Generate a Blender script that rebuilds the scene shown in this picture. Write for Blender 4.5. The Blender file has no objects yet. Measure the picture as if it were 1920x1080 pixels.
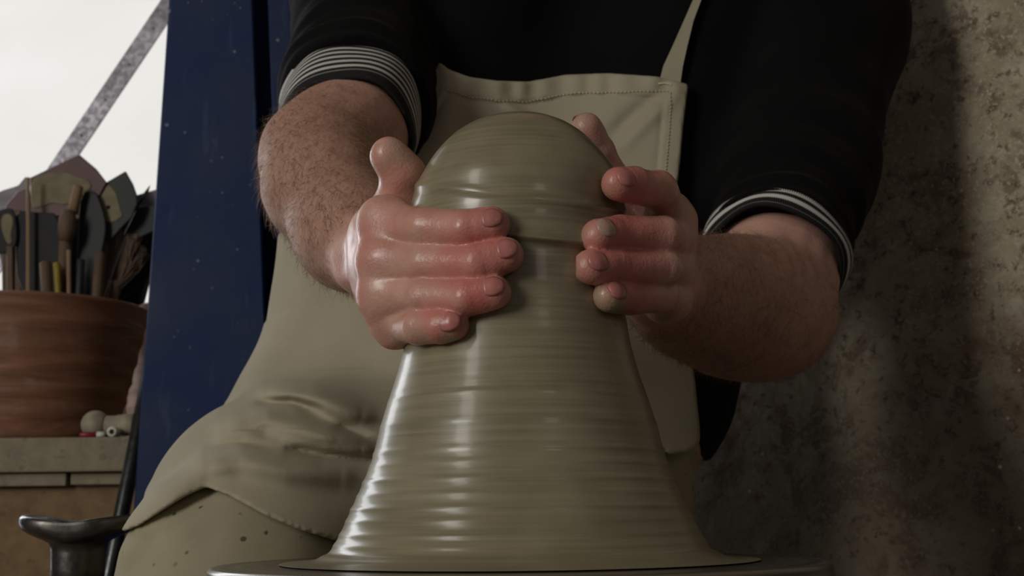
import bpy, bmesh, math, random
import numpy as np
import openvdb as vdb
from mathutils import Vector, Matrix
from mathutils.bvhtree import BVHTree

SC = bpy.context.scene
COL = SC.collection
random.seed(7)
RNG = np.random.default_rng(11)

# ------------------------------------------------------------------ camera
FPX = 2300.0                                   # focal length in pixels of a 1920 px wide frame
PITCH, ROLL = math.radians(10.45), math.radians(0.65)
CAM = np.array([-0.003, -0.77, 0.029])
_f = np.array([0, math.cos(PITCH), math.sin(PITCH)])
_r0 = np.array([1.0, 0, 0]); _u0 = np.cross(_r0, _f)
_u = math.cos(ROLL) * _u0 + math.sin(ROLL) * _r0
_r = math.cos(ROLL) * _r0 - math.sin(ROLL) * _u0

def P(px, py, y):
    """world point at depth y that the camera sees at photograph pixel (px, py)"""
    d = _f + (px - 960) / FPX * _r - (py - 540) / FPX * _u
    return CAM + d * ((y - CAM[1]) / d[1])

def R(px, y):
    """length in metres of px pixels at depth y"""
    return px / FPX * (y - CAM[1]) * 1.01

cam_data = bpy.data.cameras.new('camera'); cam = bpy.data.objects.new('camera', cam_data); COL.objects.link(cam)
cam_data.sensor_width = 36.0; cam_data.lens = 36.0 * FPX / 1920.0
cam_data.clip_start = 0.02; cam_data.clip_end = 50
cam_data.dof.use_dof = True; cam_data.dof.focus_distance = 0.72; cam_data.dof.aperture_fstop = 16.0
M = Matrix(((_r[0], _u[0], -_f[0], CAM[0]), (_r[1], _u[1], -_f[1], CAM[1]), (_r[2], _u[2], -_f[2], CAM[2]), (0, 0, 0, 1)))
cam.matrix_world = M
SC.camera = cam

# ------------------------------------------------------------------ world, lights, exposure
SC.view_settings.view_transform = 'Standard'; SC.view_settings.look = 'None'
SC.view_settings.gamma = 1.0; SC.view_settings.use_curve_mapping = False
SC.view_settings.exposure = 0.0
W = bpy.data.worlds.new('world'); SC.world = W; W.use_nodes = True
W.node_tree.nodes['Background'].inputs[0].default_value = (0.95, 0.95, 1.0, 1)
W.node_tree.nodes['Background'].inputs[1].default_value = 0.05

def area_light(name, loc, target, sx, sy, watts, color):
    l = bpy.data.lights.new(name, 'AREA'); l.shape = 'RECTANGLE'; l.size = sx; l.size_y = sy
    l.energy = watts; l.color = color
    o = bpy.data.objects.new(name, l); COL.objects.link(o); o.location = loc
    o.rotation_euler = (Vector(target) - Vector(loc)).to_track_quat('-Z', 'Y').to_euler()
    return o
area_light('daylight_front_left', (-2.06, -1.92, 0.78), (0, 0, 0.2), 0.8, 0.8, 24.5, (1.0, 0.97, 0.90))
area_light('daylight_front_left_high', (-1.75, -1.65, 1.55), (0, 0, 0.2), 0.5, 0.9, 8.0, (1.0, 0.97, 0.90))
area_light('daylight_side_left', (-1.12, 1.18, 0.32), (0, 0, 0.15), 0.42, 1.1, 5.5, (0.90, 0.94, 1.0))
area_light('lamp_front_right', (0.75, -1.5, 0.7), (0, 0, 0.2), 0.3, 0.3, 0.6, (1.0, 0.80, 0.68))

# ------------------------------------------------------------------ object helpers
def set_props(o, label=None, cat=None, group=None, kind=None):
    for k, v in (('label', label), ('category', cat), ('group', group), ('kind', kind)):
        if v: o[k] = v
    return o

def thing(name, loc, label, cat, group=None):
    o = bpy.data.objects.new(name, None); COL.objects.link(o); o.location = tuple(loc)
    o.empty_display_size = 0.02
    return set_props(o, label, cat, group)

def world_loc(o):
    v = np.zeros(3)
    while o is not None:
        v = v + np.array(o.location); o = o.parent
    return v

def mesh_from(name, verts, faces, smooth=True, loc=None):
    v = np.asarray(verts, dtype=np.float64)
    if loc is not None: v = v - loc
    me = bpy.data.meshes.new(name)
    if isinstance(faces, np.ndarray):
        nf, k = faces.shape
        me.vertices.add(len(v)); me.vertices.foreach_set('co', v.astype(np.float32).ravel())
        me.loops.add(nf * k); me.loops.foreach_set('vertex_index', faces.astype(np.int32).ravel())
        me.polygons.add(nf)
        me.polygons.foreach_set('loop_start', np.arange(0, nf * k, k, dtype=np.int32))
        me.update(calc_edges=True); me.validate()
    else:
        me.from_pydata([tuple(p) for p in v], [], faces); me.update()
    me.polygons.foreach_set('use_smooth', np.full(len(me.polygons), smooth, dtype=bool))
    return me

def obj(name, verts, faces, mat, parent=None, smooth=True, label=None, kind=None, at=None):
    """one mesh object; verts are world coordinates and get stored relative to the parent (or to 'at')"""
    loc = world_loc(parent) if parent is not None else (np.zeros(3) if at is None else np.array(at, float))
    me = mesh_from(name, verts, faces, smooth, loc)
    o = bpy.data.objects.new(name, me); COL.objects.link(o)
    if mat: me.materials.append(mat)
    if parent is not None: o.parent = parent
    else: o.location = tuple(loc)
    if label: o['label'] = label
    if kind: o['kind'] = kind
    return o

def attr(o, name, vals):
    a = o.data.attributes.new(name, 'FLOAT', 'POINT'); a.data.foreach_set('value', np.asarray(vals, np.float32))

def box_vf(lo, hi, bev=0.0):
    bm = bmesh.new(); bmesh.ops.create_cube(bm, size=1)
    lo = Vector(lo); hi = Vector(hi)
    for v in bm.verts: v.co = Vector([(lo[i] + hi[i]) / 2 + v.co[i] * (hi[i] - lo[i]) for i in range(3)])
    if bev: bmesh.ops.bevel(bm, geom=bm.edges[:], offset=bev, segments=2, affect='EDGES', profile=0.6)
    bm.verts.index_update()
    r = ([tuple(v.co) for v in bm.verts], [[v.index for v in f.verts] for f in bm.faces]); bm.free()
    return r

def join_vf(*parts):
    V, F = [], []
    for v, f in parts:
        n = len(V); V += [tuple(p) for p in v]; F += [[i + n for i in q] for q in f]
    return V, F

def lathe_vf(prof, c, n=48, mod=None):
    """prof: (radius, z) pairs, closed at r == 0 ends; mod(r, z, th, i) may return changed (r, z)"""
    V, F = [], []
    for i, (r, z) in enumerate(prof):
        for j in range(n):
            th = 2 * math.pi * j / n
            rr, zz = (r, z) if mod is None else mod(r, z, th, i)
            V.append((c[0] + rr * math.cos(th), c[1] + rr * math.sin(th), c[2] + zz))
    for i in range(len(prof) - 1):
        for j in range(n):
            k = (j + 1) % n
            F.append([i * n + j, i * n + k, (i + 1) * n + k, (i + 1) * n + j])
    if prof[0][0] > 1e-6: F.append(list(range(n))[::-1])
    if prof[-1][0] > 1e-6: F.append([(len(prof) - 1) * n + j for j in range(n)])
    return V, F

def tube_vf(pts, rad, n=12):
    """swept round tube along points, radius per point, rounded by its own end rings"""
    pts = [Vector(p) for p in pts]; V, F = [], []
    up = Vector((0.3, 0.2, 0.93))
    for i, p in enumerate(pts):
        t = (pts[min(i + 1, len(pts) - 1)] - pts[max(i - 1, 0)]).normalized()
        a = t.cross(up).normalized(); b = a.cross(t)
        for j in range(n):
            th = 2 * math.pi * j / n
            V.append(tuple(p + (a * math.cos(th) + b * math.sin(th)) * rad[i]))
    for i in range(len(pts) - 1):
        for j in range(n):
            k = (j + 1) % n
            F.append([i * n + j, i * n + k, (i + 1) * n + k, (i + 1) * n + j])
    F.append(list(range(n))[::-1]); F.append([(len(pts) - 1) * n + j for j in range(n)])
    return V, F

def prism_vf(poly, y, th, tilt=0.0, bev=0.0012):
    """outline given as photograph pixels on the upright plane at depth y (turned by tilt about its own vertical), real thickness th"""
    pts = [P(a, b, y) for a, b in poly]
    cx = sum(p[0] for p in pts) / len(pts)
    pts = [np.array([p[0], y + (p[0] - cx) * tilt, p[2]]) for p in pts]
    bm = bmesh.new(); nrm = Vector((-tilt, 1, 0)).normalized()
    f = bm.faces.new([bm.verts.new(Vector(p) - nrm * th / 2) for p in pts])
    g = bmesh.ops.extrude_face_region(bm, geom=[f])
    for v in g['geom']:
        if isinstance(v, bmesh.types.BMVert): v.co += nrm * th
    bmesh.ops.recalc_face_normals(bm, faces=bm.faces[:])
    if bev: bmesh.ops.bevel(bm, geom=bm.edges[:], offset=bev, segments=1, affect='EDGES')
    bm.verts.index_update()
    r = ([tuple(v.co) for v in bm.verts], [[v.index for v in q.verts] for q in bm.faces]); bm.free()
    return r

def smooth_poly(poly, n=2):
    for _ in range(n):
        q = []
        for i, a in enumerate(poly):
            b = poly[(i + 1) % len(poly)]
            q += [(a[0] * .75 + b[0] * .25, a[1] * .75 + b[1] * .25), (a[0] * .25 + b[0] * .75, a[1] * .25 + b[1] * .75)]
        poly = q
    return poly

# ------------------------------------------------------------------ materials
class NT:
    def __init__(s, name):
        s.m = bpy.data.materials.new(name); s.m.use_nodes = True; s.t = s.m.node_tree
        s.b = s.t.nodes['Principled BSDF']; s.out = s.t.nodes['Material Output']; s._co = None
    def n(s, typ, **kw):
        x = s.t.nodes.new(typ)
        for k, v in kw.items(): setattr(x, k, v)
        return x
    def l(s, a, b): s.t.links.new(a, b)
    def inp(s, node, key, v):
        if hasattr(v, 'is_output'): s.l(v, node.inputs[key])
        else: node.inputs[key].default_value = v
    def coord(s, scale=(1, 1, 1)):
        if s._co is None: s._co = s.n('ShaderNodeTexCoord')
        if scale == (1, 1, 1): return s._co.outputs['Object']
        mp = s.n('ShaderNodeMapping'); s.l(s._co.outputs['Object'], mp.inputs[0]); mp.inputs['Scale'].default_value = scale
        return mp.outputs[0]
    def noise(s, sc, det=4, rough=.55, dist=0., co=None, col=False):
        x = s.n('ShaderNodeTexNoise'); x.inputs['Scale'].default_value = sc; x.inputs['Detail'].default_value = det
        x.inputs['Roughness'].default_value = rough; x.inputs['Distortion'].default_value = dist
        s.l(co if co is not None else s.coord(), x.inputs['Vector']); return x.outputs['Color' if col else 'Fac']
    def voro(s, sc, co=None, feature='F1', rnd=1.0):
        x = s.n('ShaderNodeTexVoronoi', feature=feature); x.inputs['Scale'].default_value = sc
        x.inputs['Randomness'].default_value = rnd
        s.l(co if co is not None else s.coord(), x.inputs['Vector']); return x.outputs['Distance']
    def noise_co(s, sc, amt):
        a = s.n('ShaderNodeVectorMath', operation='SCALE'); s.l(s.noise(sc, 2, col=True), a.inputs[0]); a.inputs['Scale'].default_value = amt
        b = s.n('ShaderNodeVectorMath', operation='ADD'); s.l(a.outputs[0], b.inputs[0]); s.l(s.coord(), b.inputs[1]); return b.outputs[0]
    def ramp(s, v, a, b, c0=0., c1=1.):
        x = s.n('ShaderNodeMapRange'); x.interpolation_type = 'SMOOTHSTEP'
        s.l(v, x.inputs[0]); x.inputs[1].default_value = a; x.inputs[2].default_value = b
        x.inputs[3].default_value = c0; x.inputs[4].default_value = c1; return x.outputs[0]
    def math(s, op, a, b=0.):
        x = s.n('ShaderNodeMath', operation=op); s.inp(x, 0, a); s.inp(x, 1, b); return x.outputs[0]
    def mix(s, fac, a, b):
        x = s.n('ShaderNodeMix', data_type='RGBA'); s.inp(x, 0, fac)
        for k, v in ((6, a), (7, b)):
            if hasattr(v, 'is_output'): s.l(v, x.inputs[k])
            else: x.inputs[k].default_value = (v[0], v[1], v[2], 1)
        return x.outputs[2]
    def attr(s, name):
        x = s.n('ShaderNodeAttribute'); x.attribute_name = name; return x.outputs['Fac']
    def bump(s, h, strength=.3, dist=.002, prev=None):
        x = s.n('ShaderNodeBump'); x.inputs['Strength'].default_value = strength; x.inputs['Distance'].default_value = dist
        s.l(h, x.inputs['Height'])
        if prev is not None: s.l(prev, x.inputs['Normal'])
        return x.outputs[0]
    def done(s, color=None, rough=None, normal=None, **kw):
        if color is not None:
            if hasattr(color, 'is_output'): s.l(color, s.b.inputs['Base Color'])
            else: s.b.inputs['Base Color'].default_value = (color[0], color[1], color[2], 1)
        if rough is not None: s.inp(s.b, 'Roughness', rough)
        if normal is not None: s.l(normal, s.b.inputs['Normal'])
        for k, v in kw.items(): s.inp(s.b, k.replace('_', ' '), v)
        return s.m

def srgb(r, g, b):
    f = lambda c: (c / 255 / 12.92) if c / 255 <= .04045 else ((c / 255 + .055) / 1.055) ** 2.4
    return (f(r), f(g), f(b))

def simple(name, color, rough=.6, var=.25, sc=40., bump=.15, metallic=0., bd=.001):
    t = NT(name); nz = t.noise(sc, 5)
    dark = tuple(c * (1 - var) for c in color); light = tuple(min(1, c * (1 + var)) for c in color)
    return t.done(t.mix(t.ramp(nz, .3, .7), dark, light), rough, t.bump(nz, bump, bd), Metallic=metallic)

def m_clay():
    t = NT('wet_clay')
    st = t.noise(1.0, 5, .6, co=t.coord((6, 6, 420)))         # thin throwing streaks
    st2 = t.noise(1.0, 3, .5, co=t.coord((3, 3, 60)))
    blot = t.noise(14, 3)
    c = t.mix(t.ramp(st, .3, .7), srgb(128, 119, 94), srgb(144, 135, 108))
    c = t.mix(t.math('MULTIPLY', t.ramp(blot, .45, .7), .35), c, srgb(172, 163, 135))
    n = t.bump(st, .10, .0008); n = t.bump(st2, .05, .0014, n)
    return t.done(c, t.ramp(st2, .2, .8, .26, .40), n, Coat_Weight=.3, Coat_Roughness=.12)

def m_skin():
    t = NT('skin')
    red, slip, wet, hair = t.attr('red'), t.attr('slip'), t.attr('wet'), t.attr('hair')
    nz = t.noise(55, 5); fine = t.noise(420, 4); blot = t.noise(22, 3)
    c = t.mix(t.ramp(nz, .3, .7), srgb(198, 150, 134), srgb(212, 166, 148))
    hn = t.noise(1.0, 5, .7, .4, co=t.coord((420, 160, 160)))
    dry = t.mix(t.ramp(hn, .36, .8), srgb(184, 142, 120), srgb(136, 100, 84))
    c = t.mix(t.math('MULTIPLY', hair, .85), c, dry)
    c = t.mix(t.math('MULTIPLY', t.ramp(blot, .35, .7), t.math('MULTIPLY', wet, .6)), c, srgb(200, 112, 102))
    c = t.mix(red, c, srgb(196, 86, 84))
    sl = t.math('MULTIPLY', slip, t.ramp(t.noise(75, 5), .34, .6))
    c = t.mix(sl, c, srgb(150, 143, 116))
    vor = t.voro(520)
    n = t.bump(fine, .22, .0009); n = t.bump(vor, .25, .0006, n); n = t.bump(t.noise(120, 4), .25, .0016, n)
    r = t.math('SUBTRACT', .6, t.math('MULTIPLY', wet, .20))
    m = t.done(c, r, n, Coat_Roughness=.2, Subsurface_Weight=.12, Subsurface_Scale=.006)
    t.l(t.math('MULTIPLY', wet, t.ramp(t.noise(60, 4), .42, .62, .05, .4)), t.b.inputs['Coat Weight'])
    t.b.inputs['Subsurface Radius'].default_value = (1, .35, .2)
    return m

def m_fabric(name, c0, c1, rough=.9, weave=900., spots=False, bstr=.2):
    t = NT(name); nz = t.noise(9, 5); wv = t.noise(weave, 2)
    c = t.mix(t.ramp(nz, .3, .72), c0, c1)
    if spots:
        mask = t.ramp(t.noise(11, 2), .44, .54)
        v = t.voro(75, t.noise_co(20, .006)); sp = t.math('MULTIPLY', t.ramp(t.math('ADD', v, t.math('MULTIPLY', t.noise(45, 3), .5)), .42, .34), mask)
        c = t.mix(t.math('MULTIPLY', sp, .8), c, srgb(58, 54, 42))
        pale = t.ramp(t.noise(30, 4), .6, .75)
        c = t.mix(t.math('MULTIPLY', pale, .35), c, srgb(178, 170, 142))
    n = t.bump(wv, bstr, .0005); n = t.bump(t.noise(28, 3), .12, .004, n)
    return t.done(c, rough, n, Sheen_Weight=.02, Specular_IOR_Level=.2)

def m_stripes():
    t = NT('striped_cuff'); s = t.attr('band'); knit = t.noise(1200, 2)
    w = t.n('ShaderNodeMath', operation='SINE'); t.l(t.math('MULTIPLY', s, 2 * math.pi), w.inputs[0])
    ang = t.n('ShaderNodeMath', operation='SINE'); t.l(t.math('MULTIPLY', t.attr('around'), 220.), ang.inputs[0])
    f = t.ramp(t.math('ADD', w.outputs[0], t.math('MULTIPLY', ang.outputs[0], .35)), -.05, .25)
    f = t.math('MULTIPLY', f, t.attr('striped'))
    c = t.mix(f, srgb(20, 20, 22), srgb(205, 203, 196))
    return t.done(c, .9, t.bump(t.math('ADD', knit, t.math('MULTIPLY', f, .8)), .5, .0008))

def m_wall():
    t = NT('splattered_plaster')
    big = t.noise(3.2, 4, .6, .8); mid = t.noise(14, 6, .65, .5); fine = t.noise(80, 6, .7); vfine = t.noise(230, 4, .7)
    c = t.mix(t.ramp(big, .35, .65), srgb(158, 144, 120), srgb(202, 188, 162))
    c = t.mix(t.math('MULTIPLY', t.ramp(mid, .50, .60), .7), c, srgb(108, 90, 72))
    pk = t.noise(1.0, 5, .6, 1.2, co=t.coord((34, 34, 48)))
    c = t.mix(t.math('MULTIPLY', t.ramp(pk, .52, .57), t.ramp(big, .38, .62)), c, srgb(206, 196, 174))
    c = t.mix(t.math('MULTIPLY', t.ramp(fine, .54, .64), .75), c, srgb(84, 68, 54))
    c = t.mix(t.math('MULTIPLY', t.ramp(vfine, .55, .62), .85), c, srgb(190, 180, 158))
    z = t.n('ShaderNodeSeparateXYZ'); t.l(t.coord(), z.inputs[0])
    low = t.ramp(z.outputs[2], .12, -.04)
    rd = t.math('MULTIPLY', t.ramp(t.noise(9, 5, .65), .52, .64), t.ramp(z.outputs[2], .5, .0, .15, .8))
    c = t.mix(t.math('MULTIPLY', rd, t.ramp(t.noise(40, 4), .4, .6)), c, srgb(124, 74, 58))
    c = t.mix(t.math('MULTIPLY', t.ramp(z.outputs[2], .34, .02), .68), c, srgb(82, 71, 56))  # lower wall darkened: brown stain, and the weak light there put into the colour
    wsp = t.ramp(t.voro(42), .10, .05); wm = t.ramp(t.noise(7, 3), .5, .6)
    c = t.mix(t.math('MULTIPLY', wsp, wm), c, srgb(206, 198, 178))
    n = t.bump(mid, .5, .012); n = t.bump(fine, .5, .003, n)
    return t.done(c, .88, n)

def m_blue():
    t = NT('blue_paint')
    nz = t.noise(5, 4); st = t.noise(1.0, 4, .6, co=t.coord((44, 44, 9)))
    c = t.mix(t.ramp(nz, .3, .7), srgb(12, 32, 70), srgb(17, 41, 86))
    c = t.mix(t.math('MULTIPLY', t.ramp(st, .56, .70), .35), c, srgb(64, 78, 112))
    sp = t.ramp(t.math('ADD', t.voro(34), t.math('MULTIPLY', t.noise(60, 3), .12)), .155, .11)
    c = t.mix(t.math('MULTIPLY', sp, t.ramp(t.noise(9, 3), .42, .5)), c, srgb(120, 122, 126))
    sp2 = t.ramp(t.voro(85), .13, .07)
    c = t.mix(t.math('MULTIPLY', sp2, t.ramp(t.noise(12, 3), .48, .58)), c, srgb(120, 122, 132))
    return t.done(c, t.ramp(nz, .3, .7, .5, .7), t.bump(t.noise(60, 5), .15, .002), Specular_IOR_Level=.3)

def m_wood(name, c0, c1, axis=(4, 60, 60), rough=.75):
    t = NT(name); g = t.noise(1.0, 6, .65, .4, co=t.coord(axis)); s = t.noise(60, 4)
    c = t.mix(t.ramp(g, .3, .7), c0, c1)
    c = t.mix(t.math('MULTIPLY', t.ramp(s, .6, .68), .45), c, tuple(x * .45 for x in c0))
    return t.done(c, rough, t.bump(g, .3, .002))

def m_terracotta():
    t = NT('terracotta')
    g = t.noise(1.0, 5, .6, 1.0, co=t.coord((6, 6, 46))); b = t.noise(11, 4)
    c = t.mix(t.ramp(g, .3, .7), srgb(108, 72, 52), srgb(142, 96, 68))
    c = t.mix(t.math('MULTIPLY', t.ramp(b, .6, .72), .55), c, srgb(150, 128, 108))
    return t.done(c, .62, t.bump(g, .5, .005))

def m_metal(name, col, rough=.35, scr=120.):
    t = NT(name); g = t.noise(scr, 5); b = t.noise(13, 4)
    c = t.mix(t.ramp(b, .35, .7), tuple(x * .6 for x in col), col)
    return t.done(c, t.ramp(g, .3, .7, rough * .8, rough * 1.3), t.bump(g, .15, .0008), Metallic=.9)

def m_pane():
    t = NT('frosted_bright_pane'); nz = t.noise(2.6, 4, .5, .5)
    st = t.noise(1.0, 2, .5, co=t.coord((14, 1, .4)))
    c = t.mix(t.ramp(nz, .3, .75), (.80, .79, .75), (.90, .89, .865))
    c = t.mix(t.math('MULTIPLY', t.ramp(st, .55, .7), .35), c, (.74, .74, .72))
    e = t.n('ShaderNodeEmission'); t.l(c, e.inputs[0]); e.inputs[1].default_value = 1.0
    t.l(e.outputs[0], t.out.inputs[0]); return t.m

def m_wheelhead():
    t = NT('slip_wet_steel'); xyz = t.coord()
    ln = t.n('ShaderNodeVectorMath', operation='LENGTH'); t.l(xyz, ln.inputs[0])
    rg = t.n('ShaderNodeTexNoise', noise_dimensions='1D'); t.l(ln.outputs['Value'], rg.inputs['W']); rg.inputs['Scale'].default_value = 260
    c = t.mix(t.ramp(rg.outputs['Fac'], .35, .65), srgb(84, 80, 74), srgb(124, 118, 106))
    return t.done(c, .24, t.bump(rg.outputs['Fac'], .12, .001), Metallic=.55)

MAT = dict(
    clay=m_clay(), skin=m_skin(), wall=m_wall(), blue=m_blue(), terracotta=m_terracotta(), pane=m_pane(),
    wheelhead=m_wheelhead(), stripes=m_stripes(),
    sweater=m_fabric('black_sweater', srgb(5, 5, 6), srgb(10, 10, 11), .92, 1100, bstr=.35),
    apron=m_fabric('khaki_canvas', srgb(166, 157, 135), srgb(178, 169, 146), .85),
    trousers=m_fabric('spotted_khaki', srgb(150, 142, 118), srgb(168, 159, 132), .85, spots=True),
    thread=simple('pale_thread', srgb(214, 206, 182), .8), hair=simple('dark_hair', srgb(74, 54, 42), .5),
    armhair=simple('arm_hair', srgb(160, 130, 106), .4),
    nail=simple('fingernail', srgb(186, 118, 110), .3, .08, 60, .05), nailpale=simple('pale_wet_nail', srgb(206, 168, 150), .18, .08, 60, .05), nailclay=simple('clay_covered_nail', srgb(182, 150, 130), .3, .15, 90, .1),
    shelfwood=m_wood('pale_chipboard', srgb(126, 115, 94), srgb(146, 134, 110), (40, 40, 40)),
    brownboard=m_wood('brown_chipboard', srgb(112, 86, 58), srgb(136, 108, 74), (30, 30, 30)),
    handle=m_wood('turned_wood', srgb(120, 98, 74), srgb(146, 120, 90), (60, 60, 8)),
    handle_dark=m_wood('dirty_turned_wood', srgb(84, 66, 52), srgb(112, 90, 70), (60, 60, 8)),
    yellow=simple('yellow_paint', srgb(140, 122, 42), .5), redblade=simple('dark_red_blade', srgb(82, 33, 31), .5),
    tan=simple('dried_clay', srgb(132, 122, 98), .9, .15, 60), darkgreen=simple('dark_green_blade', srgb(38, 42, 37), .6),
    rubber=simple('black_rubber', srgb(22, 23, 23), .7), slate=simple('slate_grey_rubber', srgb(30, 32, 36), .6),
    greyblade=simple('grey_plastic_blade', srgb(122, 114, 120), .5), bristle=simple('brown_bristle', srgb(92, 76, 62), .8),
    strap=m_metal('galvanised_strap', srgb(176, 172, 180), .5), darkmetal=m_metal('dark_worn_iron', srgb(110, 106, 102), .33),
    pipe=m_metal('dark_pipe', srgb(96, 98, 98), .35), whitepaint=simple('white_plaster', srgb(160, 150, 130), .7),
    redplastic=simple('red_plastic', srgb(150, 36, 44), .4), ringwhite=simple('white_plastic', srgb(214, 210, 200), .4),
    floor=simple('concrete', srgb(112, 104, 92), .9, .25, 9), plaster=simple('dull_plaster', srgb(120, 112, 98), .9, .2, 6),
    steelgrey=simple('grey_enamel', srgb(92, 92, 90), .5), shoe=simple('brown_leather', srgb(58, 44, 34), .6),
    eye=simple('eye_white', srgb(220, 214, 206), .2, .02), lip=simple('lip', srgb(166, 96, 88), .5),
    hole=simple('black_hole', srgb(12, 12, 12), .9),
)

# ------------------------------------------------------------------ implicit-surface modelling
class Vol:
    def __init__(s, lo, hi, h):
        s.lo = np.array(lo, float); s.h = h
        s.n = np.ceil((np.array(hi, float) - s.lo) / h).astype(int) + 1
        s.ax = [(s.lo[i] + np.arange(s.n[i]) * h).astype(np.float32) for i in range(3)]
    def new(s, v=.08): return np.full(tuple(s.n), v, np.float32)
    def grid(s): return s.ax[0][:, None, None], s.ax[1][None, :, None], s.ax[2][None, None, :]
    def sub(s, lo, hi):
        a = np.clip(np.floor((np.array(lo) - s.lo) / s.h).astype(int), 0, s.n); b = np.clip(np.ceil((np.array(hi) - s.lo) / s.h).astype(int) + 1, 0, s.n)
        sl = tuple(slice(a[i], b[i]) for i in range(3))
        return sl, s.ax[0][sl[0]][:, None, None], s.ax[1][sl[1]][None, :, None], s.ax[2][sl[2]][None, None, :]
    def cap(s, d, a, b, ra, rb, k=0., crease=()):
        a = np.array(a, float); b = np.array(b, float); m = k + max(.012, 4 * s.h)
        lo = np.minimum(a - ra, b - rb) - m; hi = np.maximum(a + ra, b + rb) + m
        sl, X, Y, Z = s.sub(lo, hi)
        if 0 in d[sl].shape: return
        ab = b - a; L = float(ab @ ab) + 1e-12
        t = np.clip(((X - a[0]) * ab[0] + (Y - a[1]) * ab[1] + (Z - a[2]) * ab[2]) / L, 0, 1)
        e = np.sqrt((X - a[0] - t * ab[0]) ** 2 + (Y - a[1] - t * ab[1]) ** 2 + (Z - a[2] - t * ab[2]) ** 2) - (ra + (rb - ra) * t)
        s.blend(d, sl, e.astype(np.float32), k)
    def ell(s, d, c, r, k=0., rot=None):
        c = np.array(c, float); r = np.array(r, float); m = k + max(.012, 4 * s.h); R_ = max(r) + m
        sl, X, Y, Z = s.sub(c - R_, c + R_)
        if 0 in d[sl].shape: return
        x, y, z = X - c[0], Y - c[1], Z - c[2]
        if rot is not None:
            q = np.array(rot)
            x, y, z = (q[0][0] * x + q[0][1] * y + q[0][2] * z, q[1][0] * x + q[1][1] * y + q[1][2] * z, q[2][0] * x + q[2][1] * y + q[2][2] * z)
        k0 = np.sqrt((x / r[0]) ** 2 + (y / r[1]) ** 2 + (z / r[2]) ** 2); k1 = np.sqrt((x / r[0] ** 2) ** 2 + (y / r[1] ** 2) ** 2 + (z / r[2] ** 2) ** 2)
        s.blend(d, sl, (k0 * (k0 - 1) / np.maximum(k1, 1e-6)).astype(np.float32), k)
    def blend(s, d, sl, e, k): d[sl] = smin(d[sl], e, k)
    def chain(s, d, pts, rad, k=.004):
        for i in range(len(pts) - 1): s.cap(d, pts[i], pts[i + 1], rad[i], rad[i + 1], k)
    def mesh(s, d):
        g = vdb.FloatGrid(1.0); g.copyFromArray(np.ascontiguousarray(d))
        p, q = g.convertToQuads(0.0)
        return p.astype(np.float64) * s.h + s.lo, q[:, ::1].astype(np.int32)

def smin(a, b, k):
    if k <= 0: return np.minimum(a, b)
    h = np.maximum(k - np.abs(a - b), 0) / k
    return np.minimum(a, b) - h * h * k * .25

def proj(X, Y, Z):
    x, y, z = X - CAM[0], Y - CAM[1], Z - CAM[2]
    w = x * _f[0] + y * _f[1] + z * _f[2]
    return (960 + FPX * (x * _r[0] + y * _r[1] + z * _r[2]) / w).astype(np.float32), (540 - FPX * (x * _u[0] + y * _u[1] + z * _u[2]) / w).astype(np.float32)

def fbm(X, Y, Z, f, seed=0, oct=3):
    g = np.random.default_rng(seed); o = 0; a = 1.
    for _ in range(oct):
        for _ in range(3):
            v = g.normal(size=3); v = v / np.linalg.norm(v) * f * 2 * math.pi
            o = o + a / 3 * np.sin(X * v[0] + Y * v[1] + Z * v[2] + g.uniform(0, 6.28)).astype(np.float32)
        f *= 2.1; a *= .5
    return o

def seg_dist(PX, PY, pts):
    """distance in px to a polyline, and the fraction along it"""
    best = np.full(PX.shape, 1e6, np.float32); frac = np.zeros(PX.shape, np.float32); n = len(pts) - 1
    for i in range(n):
        (ax, ay), (bx, by) = pts[i], pts[i + 1]; dx, dy = bx - ax, by - ay
        t = np.clip(((PX - ax) * dx + (PY - ay) * dy) / (dx * dx + dy * dy), 0, 1)
        e = np.sqrt((PX - ax - t * dx) ** 2 + (PY - ay - t * dy) ** 2)
        m = e < best; best = np.where(m, e, best); frac = np.where(m, (i + t) / n, frac)
    return best, frac

class PolyField:
    """signed distance in px to an outline, tabulated (negative inside)"""
    def __init__(s, poly, step=3, x0=-200, x1=2100, y0=-400, y1=1500):
        s.x0, s.y0, s.st = x0, y0, step
        gx, gy = np.meshgrid(np.arange(x0, x1, step, dtype=np.float32), np.arange(y0, y1, step, dtype=np.float32), indexing='ij')
        d, _ = seg_dist(gx, gy, list(poly) + [poly[0]]); ins = np.zeros(gx.shape, bool)
        for i in range(len(poly)):
            (ax, ay), (bx, by) = poly[i], poly[(i + 1) % len(poly)]
            if ay == by: continue
            ins ^= ((gy < ay) != (gy < by)) & (gx < (bx - ax) * (gy - ay) / (by - ay) + ax)
        s.f = np.where(ins, -d, d)
    def __call__(s, PX, PY):
        u = np.clip((PX - s.x0) / s.st, 0, s.f.shape[0] - 2.001); v = np.clip((PY - s.y0) / s.st, 0, s.f.shape[1] - 2.001)
        i = u.astype(np.int32); j = v.astype(np.int32); a = u - i; b = v - j; f = s.f
        return f[i, j] * (1 - a) * (1 - b) + f[i + 1, j] * a * (1 - b) + f[i, j + 1] * (1 - a) * b + f[i + 1, j + 1] * a * b

def bvh_of(o):
    w = world_loc(o); me = o.data
    return BVHTree.FromPolygons([Vector(v.co) + Vector(w) for v in me.vertices], [tuple(p.vertices) for p in me.polygons])

def hit(bvh, px, py, off=0.):
    d = Vector(P(px, py, 1.0) - CAM).normalized(); h = bvh.ray_cast(Vector(CAM), d)
    if h[0] is None: return None, None
    n = h[1] if h[1].dot(d) < 0 else -h[1]
    return h[0] + n * off, n

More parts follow.
